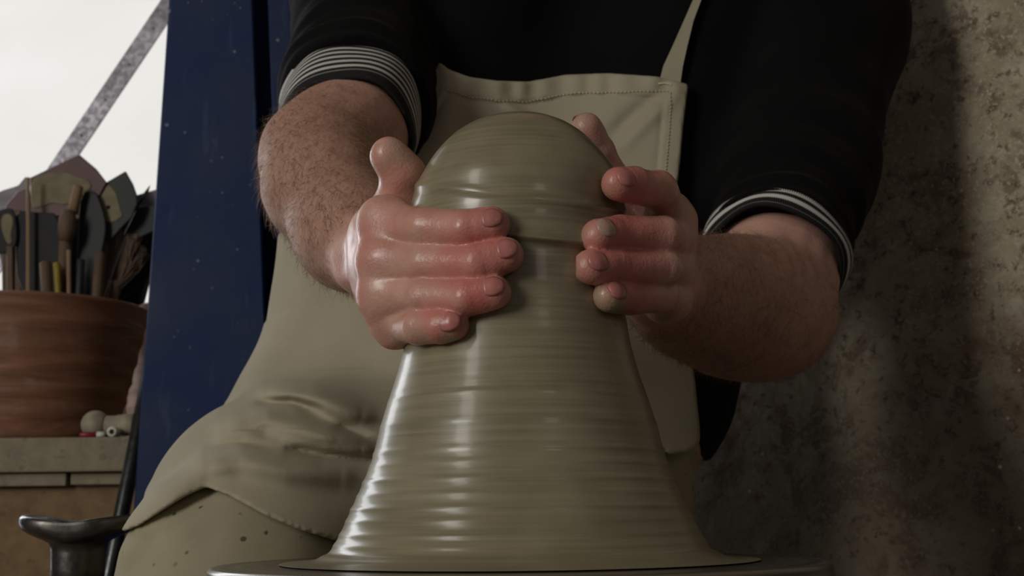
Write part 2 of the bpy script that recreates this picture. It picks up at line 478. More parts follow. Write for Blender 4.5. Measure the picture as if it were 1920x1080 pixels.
# ================================================================== setting
FLOOR = -0.55
def struct(name, vf, mat, label=None, parent=None, smooth=False):
    return set_props(obj(name, vf[0], vf[1], mat, parent, smooth), label, None, None, 'structure' if parent is None else None)
struct('floor', box_vf((-2.2, -2.0, FLOOR - .05), (1.6, 1.45, FLOOR)), MAT['floor'], 'grey concrete workshop floor')
WX0, WX1, WZ0, WZ1 = -1.75, -0.42, 0.30, 1.45
struct('wall_back', join_vf(box_vf((-2.2, 1.3, FLOOR), (WX0, 1.42, 2.1)), box_vf((WX1, 1.3, FLOOR), (0.2, 1.42, 2.1)),
       box_vf((WX0, 1.3, FLOOR), (WX1, 1.42, WZ0)), box_vf((WX0, 1.3, WZ1), (WX1, 1.42, 2.1))), MAT['plaster'], 'dull plaster back wall around the bright window')
struct('ceiling', box_vf((-2.2, -2.0, 2.1), (1.6, 1.45, 2.15)), MAT['plaster'], 'dull plaster ceiling')
# window in the back wall: frame, one frosted bright pane
win = bpy.data.objects.new('window_1', None); COL.objects.link(win); win.location = ((WX0 + WX1) / 2, 1.36, WZ0); win['kind'] = 'structure'
win['label'] = 'bright frosted window behind the pot of tools'
fr = .035
obj('window_frame', *join_vf(box_vf((WX0, 1.33, WZ0), (WX0 + fr, 1.39, WZ1)), box_vf((WX1 - fr, 1.33, WZ0), (WX1, 1.39, WZ1)),
    box_vf((WX0 + fr, 1.33, WZ0), (WX1 - fr, 1.39, WZ0 + fr)), box_vf((WX0 + fr, 1.33, WZ1 - fr), (WX1 - fr, 1.39, WZ1))), MAT['steelgrey'], win, False)
obj('window_pane', *box_vf((WX0 + fr, 1.355, WZ0 + fr), (WX1 - fr, 1.365, WZ1 - fr)), MAT['pane'], win, False)
# diagonal plastered wall on the right, a displaced slab with broken patches of render
def right_wall():
    A = np.array([-0.355, 1.265]); B = np.array([1.245, -0.30]); t = (B - A) / np.linalg.norm(B - A); n = np.array([t[1], -t[0]])
    if n[1] > 0: n = -n
    L = np.linalg.norm(B - A); nu, nv = 260, 220
    u = np.linspace(0, L, nu)[:, None]; z = np.linspace(FLOOR, 2.1, nv)[None, :] + 0 * u; u = u + 0 * z
    disp = .006 * fbm(u, z, 0 * z, 2.2, 3, 4) + .0022 * fbm(u, z, 0 * z, 14, 5, 3)
    disp += .012 * np.exp(-((u - 1.03) / .07) ** 2) * (.5 + .5 * np.tanh((z + .1) * 6)) # shallow swelling in the plaster
    X = A[0] + t[0] * u + n[0] * disp; Y = A[1] + t[1] * u + n[1] * disp
    V = np.stack([X, Y, z], -1).reshape(-1, 3); V2 = np.stack([A[0] + t[0] * u - n[0] * .1, A[1] + t[1] * u - n[1] * .1, z], -1).reshape(-1, 3)
    idx = np.arange(nu * nv).reshape(nu, nv)
    q = np.stack([idx[:-1, :-1], idx[1:, :-1], idx[1:, 1:], idx[:-1, 1:]], -1).reshape(-1, 4)
    m = nu * nv; V = np.vstack([V, V2]); back = q[:, ::-1] + m
    rim = []
    loop = list(idx[:, 0]) + list(idx[-1, 1:]) + list(idx[-2::-1, -1]) + list(idx[0, -2:0:-1])
    for i in range(len(loop)):
        a, b = loop[i], loop[(i + 1) % len(loop)]; rim.append([b, a, a + m, b + m])
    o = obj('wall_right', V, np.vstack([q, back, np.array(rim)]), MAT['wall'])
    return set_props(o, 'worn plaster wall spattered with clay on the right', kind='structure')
right_wall()

# ================================================================== clay on the wheel
PXM = FPX / 0.77
CLAY_PX = [(213, 0), (214, 30), (218, 52), (226, 78), (238, 103), (255, 127), (275, 147), (297, 165), (320, 180), (345, 193), (368, 199), (395, 201), (420, 199), (445, 197), (470, 196), (510, 197),
           (560, 201), (600, 207), (650, 214), (690, 224), (720, 233), (760, 246), (800, 258), (835, 266), (860, 272), (895, 285), (930, 300), (965, 315), (1000, 330), (1020, 341), (1035, 351)]
_cz = np.array([P(969, py, 0)[2] for py, _ in CLAY_PX]); _cr = np.array([w / PXM * .995 for _, w in CLAY_PX])
_cz = np.concatenate([_cz, [.0065, .004, .0024, .0016, .0012]]); _cr = np.concatenate([_cr, [.1195, .1225, .128, .138, .146]])
_zz = np.linspace(_cz[0] - .0035, .0035, 40)
def Rclay(z): return float(np.interp(z, _cz[::-1], _cr[::-1]))

def build_clay():
    NZ, NT_ = 430, 288
    s = np.linspace(0, 1, NZ); arc = np.concatenate([[0], np.cumsum(np.hypot(np.diff(_cz), np.diff(_cr)))]); arc /= arc[-1]
    # smooth resample along the profile
    zz = np.interp(s, arc, _cz); rr = np.interp(s, arc, _cr)
    ker = np.hanning(13); ker /= ker.sum()
    pad = lambda v, m: np.convolve(np.concatenate([np.full(6, v[0]) if m == 0 else -v[6:0:-1], v, np.full(6, v[-1])]), ker, 'valid')
    rr = np.maximum(pad(rr, 1), 0); rr[0] = 0; zz = pad(zz, 0); zz -= .0025 * np.clip((zz - zz[0] + .05) / .05, 0, 1)
    th = np.linspace(0, 2 * math.pi, NT_, endpoint=False)[None, :]; z = zz[:, None] + 0 * th; r = rr[:, None] + 0 * th
    g = np.random.default_rng(5); rings = 0
    for _ in range(16):
        f = g.uniform(60, 520); rings = rings + g.uniform(.3, 1) * np.sin(zz * f * 2 * math.pi / 3 + g.uniform(0, 6.3))
    rings = rings / 16
    body = np.clip((zz[0] - zz - .05) / .08, 0, 1); low = np.clip((.17 - zz) / .12, 0, 1)
    r = r + (rings * (.00008 * body + .00012 * low) * np.clip(zz / .01, 0, 1))[:, None]
    steps = np.zeros(NZ)
    for zc, a in ((.098, .0012), (.082, .0010), (.066, .0022), (.058, .0012), (.049, .0026), (.041, .0015), (.033, .0026), (.026, .0018), (.018, .0022), (.012, .002)):
        steps += .2 * a * np.exp(-((zz - zc) / .0016) ** 2)
    r = r + steps[:, None] * (1 + .3 * np.sin(th * 2 + zz[:, None] * 40))
    # the bulb overhangs the neck along a slanting lip
    lp = np.array([P(969, py, -.06)[2] for py in (455,)])[0]; lh = P(969, 385, 0)[2]
    zl = (lp + lh) / 2 - (lh - lp) / 2 * np.cos(th + math.pi * .34)
    a = (z - zl)
    r = r + np.where(a > 0, .0055 * np.exp(-a / .016), .0055 * np.exp(-(a / .0022) ** 2)) * (rr[:, None] > .02)
    zl2 = zl + .024
    r = r + .0013 * np.exp(-((z - zl2) / .003) ** 2) * (rr[:, None] > .02)
    # soft squeezed hollow on the right of the dome, the whole top a little off centre
    dome = np.clip((z - .185) / .06, 0, 1)
    r = r * (1 + dome * (.012 * np.sin(th * 2 + .6) + .012 * np.sin(th * 3 + z * 60)))
    X = r * np.cos(th) + .0025 * dome; Y = r * np.sin(th)
    V = np.stack([X, Y, z], -1).reshape(-1, 3); idx = np.arange(NZ * NT_).reshape(NZ, NT_)
    nx = np.roll(idx, -1, 1)
    q = np.stack([idx[:-1], idx[1:], nx[1:], nx[:-1]], -1).reshape(-1, 4)
    bot = [int(i) for i in idx[-1]]
    o = obj('clay_cone', V, q, MAT['clay'], at=(0, 0, .001))
    bm = bmesh.new(); bm.from_mesh(o.data); bm.verts.ensure_lookup_table()
    bm.faces.new([bm.verts[i] for i in bot[::-1]]); bmesh.ops.remove_doubles(bm, verts=[bm.verts[i] for i in range(NT_)], dist=1e-6)
    bmesh.ops.recalc_face_normals(bm, faces=bm.faces[:]); bm.to_mesh(o.data); bm.free()
    return set_props(o, 'tall cone of wet grey clay with a rounded top on the wheel', 'clay')
build_clay()

wheel = thing('potters_wheel', (0, 0, FLOOR), 'dark metal potter\'s wheel carrying the clay cone', 'pottery wheel')
rw = .1868
prof = [(0, 0), (rw - .004, 0), (rw - .0012, -.001), (rw, -.0035), (rw + .0002, -.014), (rw - .003, -.018), (rw - .02, -.019), (.05, -.022), (.05, -.035), (0, -.035)]
fine_prof = [(0, 0)] + [(x, -.0004 * math.sin(x * 900) ** 8) for x in np.linspace(.02, rw - .006, 40)] + prof[1:]
obj('wheel_head', *lathe_vf([p for p in fine_prof], (0, 0, .0005), 128), MAT['wheelhead'], wheel)
obj('shaft', *lathe_vf([(0, -.03), (.022, -.03), (.022, -.40), (0, -.40)], (0, 0, 0), 32), MAT['darkmetal'], wheel)
obj('wheel_housing', *box_vf((-.12, -.12, FLOOR), (.12, .12, -.30), .02), MAT['steelgrey'], wheel, False)

# ================================================================== the potter
person = thing('person', (0, .48, FLOOR), 'seated person in black sweater and khaki apron pressing both hands on the clay', 'person')

def on_clay(px, py, r, sink=.0025, y0=-.05):
    """point seen at (px, py) whose distance from the wheel axis lets a finger of radius r rest on the clay"""
    y = y0
    for _ in range(30):
        p = P(px, py, y); R_ = Rclay(p[2]) + r - sink
        y = .5 * y + .5 * (-math.sqrt(max(R_ * R_ - p[0] * p[0], .00004)))
    return P(px, py, y)

mm = .001
def J(px, py, y, r): return (P(px, py, y), r * mm)
def C(px, py, r, sink=.0025): return (on_clay(px, py, r * mm, sink), r * mm)

# ---- viewer's left: the potter's right hand
HL = dict(
    index=[J(724, 420, -.022, 14.0), C(802, 429, 12.6), C(876, 430, 11.9), C(923, 422, 10.6)],
    middle=[J(720, 488, -.026, 14.0), C(800, 492, 12.2), C(896, 494, 11.7), C(949, 478, 10.5)],
    ring=[J(722, 556, -.022, 13.2), C(798, 556, 11.4), C(876, 558, 11.0), C(926, 548, 10.0)],
    pinky=[J(744, 606, -.010, 12.0), C(786, 612, 10.8), C(826, 613, 10.2), C(850, 609, 9.4)],
    thumb=[J(716, 430, .030, 16.0), J(756, 372, .014, 14.0), J(756, 328, .002, 13.6), J(729, 290, -.006, 11.6)])
WRL, FAL = P(700, 482, .072), P(606, 350, .175)
# ---- viewer's right: the potter's left hand
HR = dict(
    index=[J(1256, 410, .026, 13.0), J(1234, 356, -.018, 12.6), J(1188, 347, -.038, 11.4), J(1160, 346, -.048, 10.4)],
    middle=[J(1256, 452, .022, 13.4), J(1242, 444, -.024, 12.6), C(1162, 440, 12.0), C(1122, 442, 10.8)],
    ring=[J(1256, 508, .024, 13.0), J(1244, 502, -.024, 12.0), C(1152, 501, 11.4), C(1108, 502, 10.4)],
    pinky=[J(1250, 560, .028, 12.4), J(1238, 554, -.014, 11.6), C(1180, 556, 10.8), C(1142, 556, 9.8)],
    thumb=[J(1212, 430, .088, 14.0), J(1168, 366, .082, 12.4), J(1120, 288, .064, 11.6), J(1099, 240, .050, 10.6)])
WRR, ELR = P(1236, 540, .118), P(1440, 582, .275)

def build_arm(H, wrist_r, spine, vol, hide, palm_k=.012):
    d = vol.new()
    # forearm, elbow, upper arm inside the sleeve
    vol.chain(d, [p for p, _ in spine], [r for _, r in spine], .025)
    palm = vol.new(); W_ = spine[0][0]
    for nme in ('index', 'middle', 'ring', 'pinky'):
        m, r = H[nme][0]; mid = (m + W_) / 2
        vol.chain(palm, [W_ * .9 + m * .1, mid, m], [wrist_r * .62, r * 1.12, r * 1.02], .012)
    vol.cap(palm, (H['index'][0][0] + W_) / 2, (H['pinky'][0][0] + W_) / 2, .014, .013, .012)
    th = H['thumb']
    vol.cap(palm, W_, th[0][0], wrist_r * .6, th[0][1], .012)
    vol.cap(palm, th[0][0], th[1][0], th[0][1], th[1][1], .012)
    vol.cap(palm, th[1][0], (H['index'][0][0] * .6 + W_ * .4), th[1][1] * .62, .0105, .012)   # web of the thumb
    fing = vol.new()
    for nme in ('index', 'middle', 'ring', 'pinky', 'thumb'):
        c = H[nme]; f = vol.new(); pts = [p for p, _ in c]; rad = [r for _, r in c]
        if nme == 'thumb':
            vol.chain(f, pts[1:], [rad[1], rad[2] * .97, rad[3]], .002); vol.ell(f, pts[2], [rad[2] * 1.05] * 3, .004)
            q = pts[3] - (pts[3] - pts[2]) * .25; vol.ell(f, q, [rad[3] * 1.03] * 3, .004)
        else:
            # slimmer shafts, fuller joints and pads
            for i in range(3):
                a, b = pts[i], pts[i + 1]; m = (a + b) / 2; rm = (rad[i] + rad[i + 1]) / 2 * (.965 if i < 2 else 1.0)
                vol.cap(f, a, m, rad[i], rm, .0008); vol.cap(f, m, b, rm, rad[i + 1], .0008)
            for i, s_ in ((1, 1.01), (2, 1.0)): vol.ell(f, pts[i], [rad[i] * s_] * 3, .001)
        # creases across the back of the joints
        fing = smin(fing, f, .0012)
    for nme in ('index', 'middle', 'ring', 'pinky'):       # knuckle heads
        m, r = H[nme][0]; vol.ell(palm, m, [r * 1.0] * 3, .012)
    k0 = [H[q][0] for q in ('index', 'middle', 'ring', 'pinky')]
    for (a, ra), (b, rb) in zip(k0[:-1], k0[1:]): vol.cap(palm, a, b, ra * .93, rb * .93, .008)
    hand = smin(palm, fing, .010)
    for nme in ('index', 'middle', 'ring', 'pinky'):
        c = H[nme]; pts = [p for p, _ in c]
        for j, amp in ((1, .0004), (2, .0003)):
            ax = pts[j + 1] - pts[j - 1]; ax /= np.linalg.norm(ax)
            sl, X, Y, Z = vol.sub(pts[j] - .016, pts[j] + .016)
            s_ = (X - pts[j][0]) * ax[0] + (Y - pts[j][1]) * ax[1] + (Z - pts[j][2]) * ax[2]
            rr = np.sqrt((X - pts[j][0]) ** 2 + (Y - pts[j][1]) ** 2 + (Z - pts[j][2]) ** 2)
            wv = s_ + .0008 * np.sin((X + Z * 1.7) * 600)
            g_ = np.exp(-(wv / .0008) ** 2) + np.exp(-((wv - .0032) / .0008) ** 2) + .8 * np.exp(-((wv + .0034) / .0008) ** 2)
            hand[sl] += (amp * g_ * np.clip((.016 - rr) / .006, 0, 1)).astype(np.float32)
    d = smin(d, hand, palm_k)
    # tendons and veins: low relief over the forearm and hand back
    X, Y, Z = vol.grid()
    d += (.0006 * fbm(X, Y, Z, 26, 21, 2)).astype(np.float32) * (np.abs(d) < .02)
    return vol.mesh(d)

CLc = P(654, 246, .262); CLn = np.array([.02, -.74, -.67]); CLn /= np.linalg.norm(CLn)
spineL = [(WRL, .030), (P(660, 435, .12), .0385), (FAL, .0430), (P(602, 296, .218), .0455), (CLc + CLn * .012, .0470), (CLc - CLn * .06, .044), (P(690, -60, .40), .046)]
spineR = [(WRR, .031), (P(1296, 558, .160), .0425), (P(1362, 572, .21), .0520), (P(1408, 580, .245), .0545), (ELR, .0520), (P(1462, 480, .31), .051), (P(1520, 200, .385), .050)]
volL = Vol((-.30, -.115, .06), (.012, .46, .56), .0016)
vL, fL = build_arm(HL, .028, spineL, volL, None)
volR = Vol((.035, -.10, .08), (.36, .46, .56), .0016)
vR, fR = build_arm(HR, .030, spineR, volR, None, .006)
# crook of the left elbow: soft inner fold is the upper arm meeting the forearm (already joined by the chain)

# ---- torso and legs as the potter's body
SHL, SHR = P(760, -330, .45), P(1480, -300, .45)
def torso(vol, infl=0.):
    d = vol.new()
    vol.chain(d, [P(705, 740, .50), P(800, 350, .48), P(880, -60, .46)], [.108 + infl, .122 + infl, .115 + infl], .05)
    e = vol.new(); vol.chain(e, [P(1180, 730, .50), P(1235, 350, .48), P(1300, -60, .46)], [.108 + infl, .122 + infl, .115 + infl], .05)
    d = smin(d, e, .09)
    vol.ell(d, P(960, 620, .47), [.17 + infl, .135 + infl, .15 + infl], .06)
    vol.chain(d, [SHL, SHR], [.07 + infl, .07 + infl], .06)
    vol.cap(d, (SHL + SHR) / 2 - np.array([0, 0, .06]), (SHL + SHR) / 2 + np.array([0, 0, .02]), .09, .07 + infl, .06)
    return d
HIPL, KNL, ANL = P(640, 905, .50), P(444, 1096, .20), np.array([-.27, .17, -.47])
HIPR, KNR, ANR = P(1130, 850, .46), P(1128, 1480, .30), np.array([.10, .33, -.47])
def legs(vol, infl=0., kin=None):
    d = vol.new(); kin = infl if kin is None else kin
    vol.chain(d, [HIPL, P(520, 987, .33), KNL], [.112 + infl, .091 + infl, .0715 + kin], .03)
    vol.cap(d, KNL, ANL, .0705 + kin, .052 + infl, .03)
    e = vol.new(); vol.chain(e, [HIPR, KNR, ANR], [.088 + infl, .07 + infl, .05 + infl], .03)
    d = smin(d, e, .03)
    vol.cap(d, HIPL + np.array([.03, .02, -.01]), HIPR + np.array([-.02, .03, .0]), .095 + infl, .09 + infl, .05)
    return d
volB = Vol((-.42, .05, FLOOR + .01), (.42, .75, 1.02), .007)
dB = volB.new(); dt = torso(volB, -.008); dl = legs(volB, -.010)
dB = smin(dt, dl, .04)
NK = (SHL + SHR) / 2 + np.array([0, -.01, .06]); HD = NK + np.array([0, -.055, .17])
volB.cap(dB, NK - np.array([0, -.01, .08]), NK + np.array([0, -.03, .07]), .062, .056, .03)
volB.ell(dB, HD, [.076, .098, .112], .02); volB.ell(dB, HD + np.array([0, -.035, -.065]), [.055, .06, .055], .03)
volB.cap(dB, HD + np.array([0, -.093, .018]), HD + np.array([0, -.113, -.022]), .010, .014, .012)
for sx in (-1, 1):
    volB.ell(dB, HD + np.array([sx * .078, .01, -.005]), [.012, .020, .032], .008)
    volB.ell(dB, HD + np.array([sx * .032, -.083, .028]), [.022, .014, .009], .008)
vB, fB = volB.mesh(dB)
nL, nR = len(vL), len(vR)
Vb = np.vstack([vL, vR, vB]); Fb = np.vstack([fL, fR + nL, fB + nL + nR])
body = obj('body', Vb, Fb, MAT['skin'], person)

def spots(V, lst):
    o = np.zeros(len(V))
    for c, r, a in lst: o = np.maximum(o, a * np.exp(-((V - c) ** 2).sum(1) / (r * r)))
    return np.clip(o, 0, 1)
red = []; slip = []; dors = {}
for H, side in ((HL, 0), (HR, 1)):
    for nme, c in H.items():
        tip, dip, pip = c[3][0], c[2][0], c[1][0]
        if nme != 'thumb':
            red += [(tip * .6 + dip * .4, .016, .85 if side == 0 else .9), (dip * .8 + pip * .2, .013, .45)]
        if nme in ('pinky',): slip += [(tip + np.array([.002, -.002, -.008]), .012, 1.0), (tip + np.array([-.02, -.001, -.010]), .009, .9)]
        slip += [(tip + (tip - dip) * .35 + np.array([0, .004, 0]), .008, .9), ((c[0][0] + pip) / 2 + np.array([0, .004, -.010]), .008, .5)]
    slip += [(H['thumb'][3][0], .011, .9), (H['thumb'][2][0] + np.array([0, 0, 0]), .008, .4)]
slip += [(HL['index'][0][0] + np.array([-.012, .01, q]), .010, .8) for q in (.022, .008, -.006, -.02)]
attr(body, 'red', spots(Vb, red)); attr(body, 'slip', spots(Vb, slip))
hc = [HL['middle'][0][0] * .7 + WRL * .3, HR['middle'][0][0] * .7 + WRR * .3]
hd = np.minimum(np.linalg.norm(Vb - hc[0], axis=1), np.linalg.norm(Vb - hc[1], axis=1) )
tipd = np.min([np.linalg.norm(Vb - H[n][2][0], axis=1) for H in (HL, HR) for n in H], axis=0)
wet = np.clip((.072 - hd) / .02, 0, 1); wet = np.maximum(wet, np.clip((.05 - tipd) / .01, 0, 1)); attr(body, 'wet', wet)
def axis_d(V, pts):
    o = np.full(len(V), 9.)
    for a, b in zip(pts[:-1], pts[1:]):
        ab = b - a; t = np.clip(((V - a) @ ab) / (ab @ ab), 0, 1); o = np.minimum(o, np.linalg.norm(V - a - t[:, None] * ab, axis=1))
    return o
fa = np.minimum(axis_d(Vb, [p for p, _ in spineL[1:5]]), axis_d(Vb, [p for p, _ in spineR[1:5]]))
hairy = np.clip((.066 - fa) / .01, 0, 1) * (1 - wet)
inner = spots(Vb, [(P(690, 215, .25), .04, 1.), (P(1440, 425, .26), .04, 1.)])
hairy = hairy * (1 - np.clip(inner * 1.6, 0, 1)); attr(body, 'hair', hairy)

# ---- fingernails, each a small curved plate on the back of its fingertip
def nail(c, dorsal, mat, label=None, wid=.0058, ln=.0062, lift=1.05, fwd=.20):
    tip, dip = c[3][0], c[2][0]; r = c[3][1]
    ax = tip - dip; ax /= np.linalg.norm(ax); n = np.array(dorsal, float); n -= ax * (n @ ax); n /= np.linalg.norm(n); s_ = np.cross(ax, n)
    V, F = [], []; nu, nv = 9, 9
    for lay in (0, 1):
        for i in range(nu):
            for j in range(nv):
                a = -1 + 2 * i / (nu - 1); b = -1 + 2 * j / (nv - 1)
                w = wid * (1 - .22 * max(0, abs(a)) ** 3); ang = b * w / r * 1.05; sq = ln * a * math.sqrt(max(0, 1 - .28 * b * b))
                rad = r * lift - .0009 * max(0, a) - .0022 * max(0, a) ** 2 - lay * .0012
                V.append(tip + ax * (sq + r * fwd) + (n * math.cos(ang) + s_ * math.sin(ang)) * rad)
    N = nu * nv
    for i in range(nu - 1):
        for j in range(nv - 1):
            k = i * nv + j; F.append([k, k + 1, k + nv + 1, k + nv]); F.append([N + k, N + k + nv, N + k + nv + 1, N + k + 1])
    edge = [i * nv for i in range(nu)] + [(nu - 1) * nv + j for j in range(1, nv)] + [i * nv + nv - 1 for i in range(nu - 2, -1, -1)] + [j for j in range(nv - 2, 0, -1)]
    for i in range(len(edge)):
        a, b = edge[i], edge[(i + 1) % len(edge)]; F.append([a, b, b + N, a + N])
    obj('fingernail', V, F, mat, person, label=label)
for nme in ('index', 'middle', 'ring', 'pinky'):
    t = HL[nme][3][0]; rad = np.array([t[0], t[1], 0]); rad /= np.linalg.norm(rad)
    nail(HL[nme], rad + np.array([.25, 0, .25 if nme != 'pinky' else .1]), MAT['nail'])
    t = HR[nme][3][0]; rad = np.array([t[0], t[1], 0]); rad /= np.linalg.norm(rad)
    nail(HR[nme], rad * .5 + np.array([-.45, -.9, .15]), MAT['nailclay'] if nme == 'middle' else MAT['nail'], wid=.0064)
nail(HL['thumb'], np.array([-1, -.45, .15]), MAT['nailpale'], wid=.0085, ln=.0085, lift=1.045, fwd=-.12)
nail(HR['thumb'], np.array([-.75, .2, .5]), MAT['nailclay'], wid=.007, ln=.007, lift=1.045)

# ---- forearm hair: thin tapering strands
def arm_hair(idx0, idx1, spine, count, seed):
    g = np.random.default_rng(seed); w = hairy[idx0:idx1]; p = w / w.sum(); ids = g.choice(np.arange(idx0, idx1), count, p=p)
    me = body.data; nrm = np.empty(len(me.vertices) * 3, np.float32); me.vertices.foreach_get('normal', nrm); nrm = nrm.reshape(-1, 3)[ids].astype(float)
    pos = Vb[ids]; el = spine[4][0]; wr = spine[0][0]; ax = (wr - el) / np.linalg.norm(wr - el)
    tdir = ax[None, :] * g.uniform(.3, 1, (count, 1)) + np.array([0, 0, -1.])[None, :] * g.uniform(.1, .8, (count, 1)) + g.normal(size=(count, 3)) * .45
    tdir -= nrm * (tdir * nrm).sum(1)[:, None]; tdir /= np.linalg.norm(tdir, axis=1)[:, None]
    Ln = g.uniform(.007, .019, count); up = g.uniform(.15, .8, count); V = []; F = []
    side = np.cross(nrm, tdir)
    K = 4
    for k in range(K):
        f = k / (K - 1)
        c = pos + tdir * (Ln * f)[:, None] + nrm * (Ln * (up * f - .35 * up * f * f))[:, None] - nrm * .0004
        wdt = .00015 * (1 - .85 * f)
        V += [c + side * wdt, c - side * wdt, c + nrm * wdt]
    V = np.stack(V, 1).reshape(-1, 3); base = (np.arange(count) * 3 * K)[:, None]
    for k in range(K - 1):
        for a, b in ((0, 1), (1, 2), (2, 0)):
            F.append(np.concatenate([base + k * 3 + a, base + k * 3 + b, base + k * 3 + 3 + b, base + k * 3 + 3 + a], 1))
    obj('arm_hair', V, np.vstack(F), MAT['armhair'], person, kind='stuff')
arm_hair(0, nL, spineL, 4200, 3); arm_hair(nL, nL + nR, spineR, 2800, 4)

# ---- head details, outside the frame
def ball_vf(c, r, n=20, m=12, zcut=-1.):
    V, F = lathe_vf([(max(1e-7, math.sin(math.pi * i / m)) * r[0], math.cos(math.pi * i / m) * r[2]) for i in range(m + 1) if math.cos(math.pi * i / m) >= zcut], (0, 0, 0), n)
    return [(c[0] + v[0], c[1] + v[1] * r[1] / r[0], c[2] + v[2]) for v in V], F
for sx in (-1, 1): obj('eye', *ball_vf(HD + np.array([sx * .031, -.083, .014]), (.011, .011, .011)), MAT['eye'], person)
obj('mouth', *ball_vf(HD + np.array([0, -.091, -.058]), (.024, .008, .006)), MAT['lip'], person)
obj('hair', *ball_vf(HD + np.array([0, .012, .016]), (.083, .102, .112), 32, 16, -.15), MAT['hair'], person)

# ---- sweater
volS = Vol((-.36, .20, -.06), (.44, .70, .70), .0034)
dS = torso(volS)
X, Y, Z = volS.grid()
def sleeve(vol, pts, rad, cuff_c, cuff_n, seed, arcs):
    e = vol.new(); vol.chain(e, pts, rad, .03)
    s_ = (X - cuff_c[0]) * cuff_n[0] + (Y - cuff_c[1]) * cuff_n[1] + (Z - cuff_c[2]) * cuff_n[2]   # positive beyond the cuff
    q = s_ + .008 * fbm(X, Y, Z, 5, seed, 2)
    wr = np.sin(q * 2 * math.pi / .021) * np.exp(-np.maximum(-q, 0) / .055) * .0026 + np.sin(q * 2 * math.pi / .052 + 1) * .0035 * np.exp(-np.maximum(-q, 0) / .12)
    e = e + (wr + .003 * fbm(X, Y, Z, 6, seed + 1, 2)).astype(np.float32) * (np.abs(e) < .03)
    return np.maximum(e, s_ - .0), s_
CRc = P(1450, 494, .285); CRn = np.array([-.30, -.62, -.72]); CRn /= np.linalg.norm(CRn)
CUC = CLc + CLn * .016; CUFL = .070; CUFR = .016
dSl, sl_ = sleeve(volS, [SHL, P(700, -20, .42), CLc - CLn * .075, CLc + CLn * .02], [.085, .079, .066, .0595], CUC - CLn * CUFL * .86, CLn, 31, None)
dSr, sr_ = sleeve(volS, [SHR, P(1545, 60, .42), P(1490, 330, .355), CRc + CRn * .02], [.092, .080, .068, .0640], CRc - CRn * CUFR * .7, CRn, 37, None)
dS = smin(smin(dS, dSl, .02), dSr, .02)
dS += (.004 * fbm(X, Y, Z, 3.5, 51, 3)).astype(np.float32) * (np.abs(dS) < .03)
bore = volS.new(); volS.chain(bore, [p for p, _ in spineL[2:6]], [r + .003 for _, r in spineL[2:6]], .02)
volS.chain(bore, [p for p, _ in spineR[2:6]], [r + .003 for _, r in spineR[2:6]], .02)
near = np.maximum(np.minimum(np.abs(sl_) - .04, np.abs(sr_) - .035), -1)
dS = np.maximum(dS, np.where(near < 0, -bore, -1))
dS = np.maximum(dS, -(Z - (P(1300, 838, .45)[2] + .012 * np.sin(X * 22))))
sweater = obj('sweater', *volS.mesh(dS), MAT['sweater'], person)

# ---- striped knitted cuffs: a turned-back tube round each forearm
def cuff(c, n, r0, r1, length, stripes, solid, seed, squash=(1., 1.), up=(0, 0, 1), rot=0.):
    u = np.cross(n, np.array(up, float)); u /= np.linalg.norm(u); v = np.cross(u, n)
    g = np.random.default_rng(seed); nu, nt = 34, 96; V = []; band = []; ar = []; st = []
    for lay in (0, 1):
        for i in range(nu):
            f = i / (nu - 1)
            for j in range(nt):
                th = 2 * math.pi * j / nt
                w = .0016 * math.sin(3 * th + seed) + .0012 * math.sin(5 * th + 2 * seed + f * 2)
                r = r0 + (r1 - r0) * f + w + .0022 * math.sin(math.pi * f) + (.0014 if i in (0,) and lay == 0 else 0) - lay * .0028
                ed = .0030 * math.sin(2 * th + seed * 1.3) + .0015 * math.sin(4 * th)
                V.append(c - n * (length * (1 - f)) + n * ed + (u * math.cos(th) * squash[0] + v * math.sin(th) * squash[1]) * r)
                band.append(f * (stripes + solid)); ar.append(th); st.append(1.0 if (lay == 0 and f * (stripes + solid) < stripes) else 0.)
    F = []; N = nu * nt
    for i in range(nu - 1):
        for j in range(nt):
            k = (j + 1) % nt; a, b, cc, d_ = i * nt + j, i * nt + k, (i + 1) * nt + k, (i + 1) * nt + j
            F.append([a, d_, cc, b]); F.append([a + N, b + N, cc + N, d_ + N])
    for i in (0, nu - 1):
        for j in range(nt):
            k = (j + 1) % nt; q = [i * nt + j, i * nt + k, i * nt + k + N, i * nt + j + N]; F.append(q if i == 0 else q[::-1])
    o = obj('cuff', V, F, MAT['stripes'], person, label='black knitted cuff with thin white stripes')
    attr(o, 'band', band); attr(o, 'around', ar); attr(o, 'striped', st)
cuff(CUC, CLn, .0640, .0575, CUFL, 7, 1.5, 1)
cuff(CRc, CRn, .0655, .0600, CUFR, 2, .25, 2)

